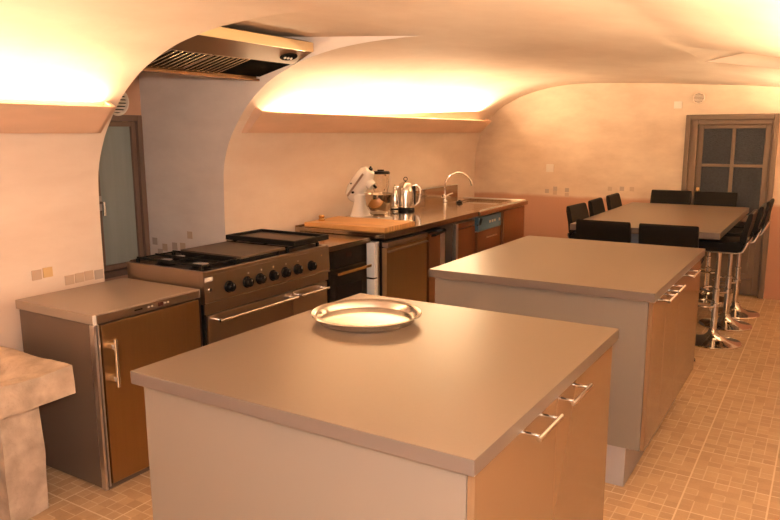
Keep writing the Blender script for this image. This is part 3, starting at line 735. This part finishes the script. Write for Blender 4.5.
b = B(); b.box(-.66, -.05, -.29, .272, .05, .872, .002); lb('body', b, M['steel_light'], t)
b = B(); b.box(-.05, -.012, -.29, .245, .745, .868, .004); cp = lb('control_panel', b, M['blue'], t)
for k, yy in enumerate((-.03, .03, .085)):
    b = B(); b.box(-.0125, -.008, yy-.014, yy+.014, .80, .822, .001); lb('button', b, M['white_plastic'], cp)
b = B(); b.cyl((-.013, .19, .81), (-.004, .19, .81), .014, seg=16); lb('dial', b, M['steel_light'], cp)
b = B(); b.tube([(-.03, -.285, .80), (-.005, -.27, .81), (-.002, -.25, .86)], .012, 8); lb('hinge', b, M['black'], cp)
b = B(); b.box(-.05, -.018, -.29, .245, .10, .738, .004); dr = lb('door', b, M['brown_front'], t)
b = B(); b.box(-.019, .004, -.13, .11, .672, .684, .003); lb('handle', b, M['chrome'], dr)
b = B(); b.box(-.6, -.1, -.28, .26, 0, .051); lb('plinth', b, M['black_soft'], t)

# ------------------------------------------------------------------ things on the counter
bx = dict(x0=-3.27, x1=-2.575, y0=4.05, y1=4.50)
t = thing('chopping_board', 'large striped wooden chopping board on the near end of the counter', 'chopping board', (-2.92, 4.27, .930), RZ)
b = B(); b.box(-.345, .345, -.215, .225, .0015, .036, .004); build('board', b, M['wood'], t, world=False)
b = B(); b.lathe([(0, 0), (.022, 0), (.025, .006), (.018, .020), (.024, .034), (.016, .042), (0, .044)], (-3.20, 4.18, .967), 24); tag(build('bottle_stopper', b, M['brass']), 'small brass stopper standing on the chopping board', 'stopper')

t = thing('stand_mixer', 'white stand mixer with its head tilted back and a steel bowl', 'stand mixer', (-3.09, 4.665, .9308), 0)
MX = dict(parent=t, world=False)
b = B()   # foot plate
b.prism([(-.165, -.085), (-.12, -.105), (-.02, -.085), (.06, -.105), (.15, -.10), (.185, -.05), (.185, .05), (.15, .10), (.06, .105), (-.02, .085), (-.12, .105), (-.165, .085)], 2, .0, .026, .007)
build('foot', b, M['white'], **MX)
b = B()   # pedestal, waisted
rings = []
for z, xa, xb, w in ((.02, -.16, -.015, .085), (.06, -.15, -.03, .068), (.12, -.135, -.045, .053), (.155, -.13, -.045, .052), (.19, -.135, -.04, .058), (.205, -.125, -.05, .05)):
    rings.append([b.bm.verts.new(((xa+xb)/2+(xb-xa)/2*math.copysign(abs(math.cos(a))**.6, math.cos(a)), w*math.copysign(abs(math.sin(a))**.6, math.sin(a)), z)) for a in [2*math.pi*k/24 for k in range(24)]])
for A, C in zip(rings, rings[1:]):
    for k in range(24): b.bm.faces.new((A[k], A[(k+1) % 24], C[(k+1) % 24], C[k]))
b.bm.faces.new(rings[-1]); b.bm.faces.new(rings[0][::-1])
build('pedestal', b, M['white'], **MX)
TILT = Matrix.Translation((-.085, 0, .197)) @ Matrix.Rotation(math.radians(-49), 4, 'Y')
b = B(); rings = []   # head, swept along its own x axis
for x, r, zc in ((-.095, .001, .045), (-.090, .040, .045), (-.07, .064, .05), (-.02, .077, .055), (.06, .080, .06), (.13, .076, .062), (.18, .064, .062), (.206, .044, .06), (.214, .001, .058)):
    rings.append([b.bm.verts.new((x, r*.92*math.cos(a), zc+r*math.sin(a))) for a in [2*math.pi*k/24 for k in range(24)]])
for A, C in zip(rings, rings[1:]):
    for k in range(24): b.bm.faces.new((A[k], A[(k+1) % 24], C[(k+1) % 24], C[k]))
b.xf(TILT); head = build('head', b, M['white'], **MX)
for s in (-1, 1):
    b = B(); b.box(-.06, .175, s*.0725-.003, s*.0725+.003, .045, .062, .001)
    b.xf(TILT); build('trim_band', b, M['steel'], parent=head, world=False)
b = B(); b.cyl((.205, 0, .06), (.226, 0, .06), .016, seg=16); b.ball((.228, 0, .07), .008); b.xf(TILT); build('attachment_knob', b, M['black_soft'], parent=head, world=False)
b = B(); b.cyl((.0, -.070, .03), (.0, -.084, .03), .009); b.cyl((.04, -.064, .09), (.04, -.078, .09), .006); b.xf(TILT); build('speed_lever', b, M['black'], parent=head, world=False)
b = B(); b.cyl((.125, 0, .01), (.125, 0, -.045), .045, .038, seg=24); b.xf(TILT); build('planetary_hub', b, M['white'], parent=head, world=False)
b = B(); b.cyl((.14, 0, -.04), (.14, 0, -.075), .010, seg=14); b.xf(TILT); build('beater_shaft', b, M['black_soft'], parent=head, world=False)
b = B(); b.lathe([(0, .0), (.052, .0), (.052, .012), (.040, .020), (.062, .030), (.088, .06), (.103, .10), (.109, .15), (.110, .178), (.114, .182), (.112, .186), (.107, .180), (.105, .15), (.098, .10), (.084, .062), (.055, .033), (0, .028)], (.085, 0, .026), 48); bowl = build('bowl', b, M['bowl'], **MX)

t = thing('blender', 'glass jug blender with a dark lid behind the mixer bowl', 'blender', (-3.262, 5.10, .9308), 0)
b = B(); b.lathe([(0, 0), (.078, 0), (.080, .01), (.068, .09), (.055, .14), (.05, .15), (0, .15)], seg=32); build('motor_base', b, M['chrome_soft'], parent=t, world=False)
b = B(); b.lathe([(.050, .150), (.056, .160), (.070, .24), (.075, .335), (.071, .335), (.066, .24), (.052, .166), (0, .160)], seg=32); build('jug', b, M['glass'], parent=t, world=False)
b = B(); b.lathe([(.050, .148), (.060, .150), (.060, .166), (.053, .168), (.053, .152)], seg=32); build('collar', b, M['black_soft'], parent=t, world=False)
b = B(); b.lathe([(0, .336), (.078, .336), (.080, .345), (.072, .358), (.03, .360), (.028, .372), (0, .374)], seg=32); build('lid', b, M['black_soft'], parent=t, world=False)
b = B(); b.tube([(0, .072, .32), (0, .115, .315), (0, .118, .24), (0, .10, .20), (0, .060, .195)], .008, 8); build('handle', b, M['glass'], parent=t, world=False)

t = thing('pepper_mill', 'slender steel mill standing between the mixer and the kettle', 'pepper mill', (-3.235, 5.285, .9308))
b = B(); b.lathe([(0, 0), (.034, 0), (.036, .012), (.034, .03), (.030, .036), (.034, .06), (.032, .11), (.024, .16), (.019, .185), (0, .186)], seg=28); build('body', b, M['chrome_soft'], parent=t, world=False)
b = B(); b.lathe([(0, .186), (.020, .187), (.022, .20), (.016, .215), (.007, .222), (.009, .232), (0, .236)], seg=24); build('cap', b, M['chrome'], parent=t, world=False)
b = B(); b.lathe([(.0355, .012), (.037, .014), (.037, .026), (.0345, .028)], seg=28); build('band', b, M['black_soft'], parent=t, world=False)

t = thing('kettle', 'polished steel kettle with black handle on a black base', 'kettle', (-3.20, 5.41, .9308), math.radians(32))
b = B(); b.lathe([(0, 0), (.080, 0), (.082, .008), (.080, .022), (.075, .026), (0, .026)], seg=40); build('power_base', b, M['black_soft'], parent=t, world=False)
b = B(); b.lathe([(0, .028), (.079, .028), (.081, .034), (.080, .07), (.076, .15), (.068, .205), (.055, .235), (.03, .25), (0, .252)], seg=48); build('body', b, M['chrome_soft'], parent=t, world=False)
b = B(); b.cyl((0, 0, .25), (0, 0, .262), .008)
b.tube([(.016*math.cos(a), 0, .277+.016*math.sin(a)) for a in [2*math.pi*k/20 for k in range(20)]], .0038, 8, closed=True); build('lid_ring', b, M['black_soft'], parent=t, world=False)
b = B(); b.tube([(.062, 0, .215), (.095, 0, .225), (.125, 0, .20), (.132, 0, .14), (.118, 0, .07), (.085, 0, .045)], [.010, .012, .013, .013, .012, .010], 12); build('handle', b, M['chrome_soft'], parent=t, world=False)
b = B(); b.box(.068, .090, -.016, .016, .05, .215, .005); build('water_gauge', b, M['black'], parent=t, world=False)
b = B(); b.prism([(-.082, .212), (-.05, .222), (-.06, .17), (-.072, .175)], 1, -.016, .016, .004); build('spout', b, M['chrome_soft'], parent=t, world=False)

# ------------------------------------------------------------------ extractor hood
t = thing('extractor_hood', 'brown steel extractor hood filling the vaulted niche above the range', 'extractor hood', (-2.75, 2.84, 1.92))
HY0, HY1 = 2.385, 3.294
b = B(); b.box(-2.566, -2.554, HY0, HY1, 2.060, 2.112, .001); build('front_panel', b, M['hood_front'], t)
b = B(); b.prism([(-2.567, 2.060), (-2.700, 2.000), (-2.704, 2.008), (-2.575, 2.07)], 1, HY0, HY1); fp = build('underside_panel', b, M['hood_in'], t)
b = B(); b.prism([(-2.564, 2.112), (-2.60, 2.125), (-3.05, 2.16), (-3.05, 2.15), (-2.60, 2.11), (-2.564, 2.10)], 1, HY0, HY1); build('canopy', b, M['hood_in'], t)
b = B(); b.box(-3.0, -2.965, HY0, HY1, 1.918, 1.932, .002); b.box(-3.0, -2.99, HY0, HY1, 1.932, 2.15, .001); build('rear_lip', b, M['hood_in'], t)
ang = math.atan2(2.0-1.936, .262)
for y0, y1 in ((2.40, 2.665), (2.675, 2.94)):
    b = B(); n = 7; Lf = .27
    m = Matrix.Translation((-2.703, 0, 2.002)) @ Matrix.Rotation(ang, 4, 'Y') @ Matrix.Rotation(math.pi, 4, 'Z')
    # local x runs back and down from the front edge
    m = Matrix.Translation((-2.703, 0, 2.003)) @ Matrix(((-math.cos(ang), 0, math.sin(ang), 0), (0, 1, 0, 0), (-math.sin(ang), 0, -math.cos(ang), 0), (0, 0, 0, 1)))
    w = (y1-y0)/n
    for k in range(n):
        yy = y0+k*w
        b.box(.008, Lf-.008, yy+w*.12, yy+w*.34, -.008, .0, .001, M4=m)
        b.box(.008, Lf-.008, yy+w*.36, yy+w*1.10, -.022, -.016, mi=1, M4=m)
    b.box(0, .010, y0, y1, -.026, .002, M4=m); b.box(Lf-.010, Lf, y0, y1, -.026, .002, M4=m); b.box(0, Lf, y0-.002, y0+.006, -.026, .002, M4=m); b.box(0, Lf, y1-.006, y1+.002, -.026, .002, M4=m)
    fl = build('baffle_filter', b, [M['filter'], M['matte']], t)
b = B(); b.box(0, .27, 2.95, HY1, -.02, -.004, M4=m); build('blanking_plate', b, M['matte'], t)
b = B(); b.box(0, .27, HY0, HY1, -.06, -.05, M4=m); build('filter_housing', b, M['matte'], t)
# control cluster on the underside panel
am = math.atan2(.060, .133)
m2 = Matrix.Translation((-2.633, 3.17, 2.030)) @ Matrix(((-math.cos(am), 0, math.sin(am), 0), (0, 1, 0, 0), (-math.sin(am), 0, -math.cos(am), 0), (0, 0, 0, 1)))
b = B(); b.lathe([(0, .004), (.05, .004), (.052, 0), (0, 0)], seg=30, M4=m2 @ Matrix.Diagonal((.75, 1.25, 1, 1))); cc = build('control_cluster', b, M['matte'], fp)
for k in (-1, 0, 1):
    b = B(); b.lathe([(0, .009), (.007, .009), (.008, .003), (0, .003)], (.008, k*.026, 0), 14, M4=m2); build('button', b, M['white_plastic'], cc)
b = B(); b.tube([(-3.18, 2.45, 2.0), (-3.20, 2.60, 1.985), (-3.28, 2.72, 2.0), (-3.38, 2.76, 2.08), (-3.42, 2.76, 2.21)], .055, 16); build('duct', b, M['black_soft'], t)
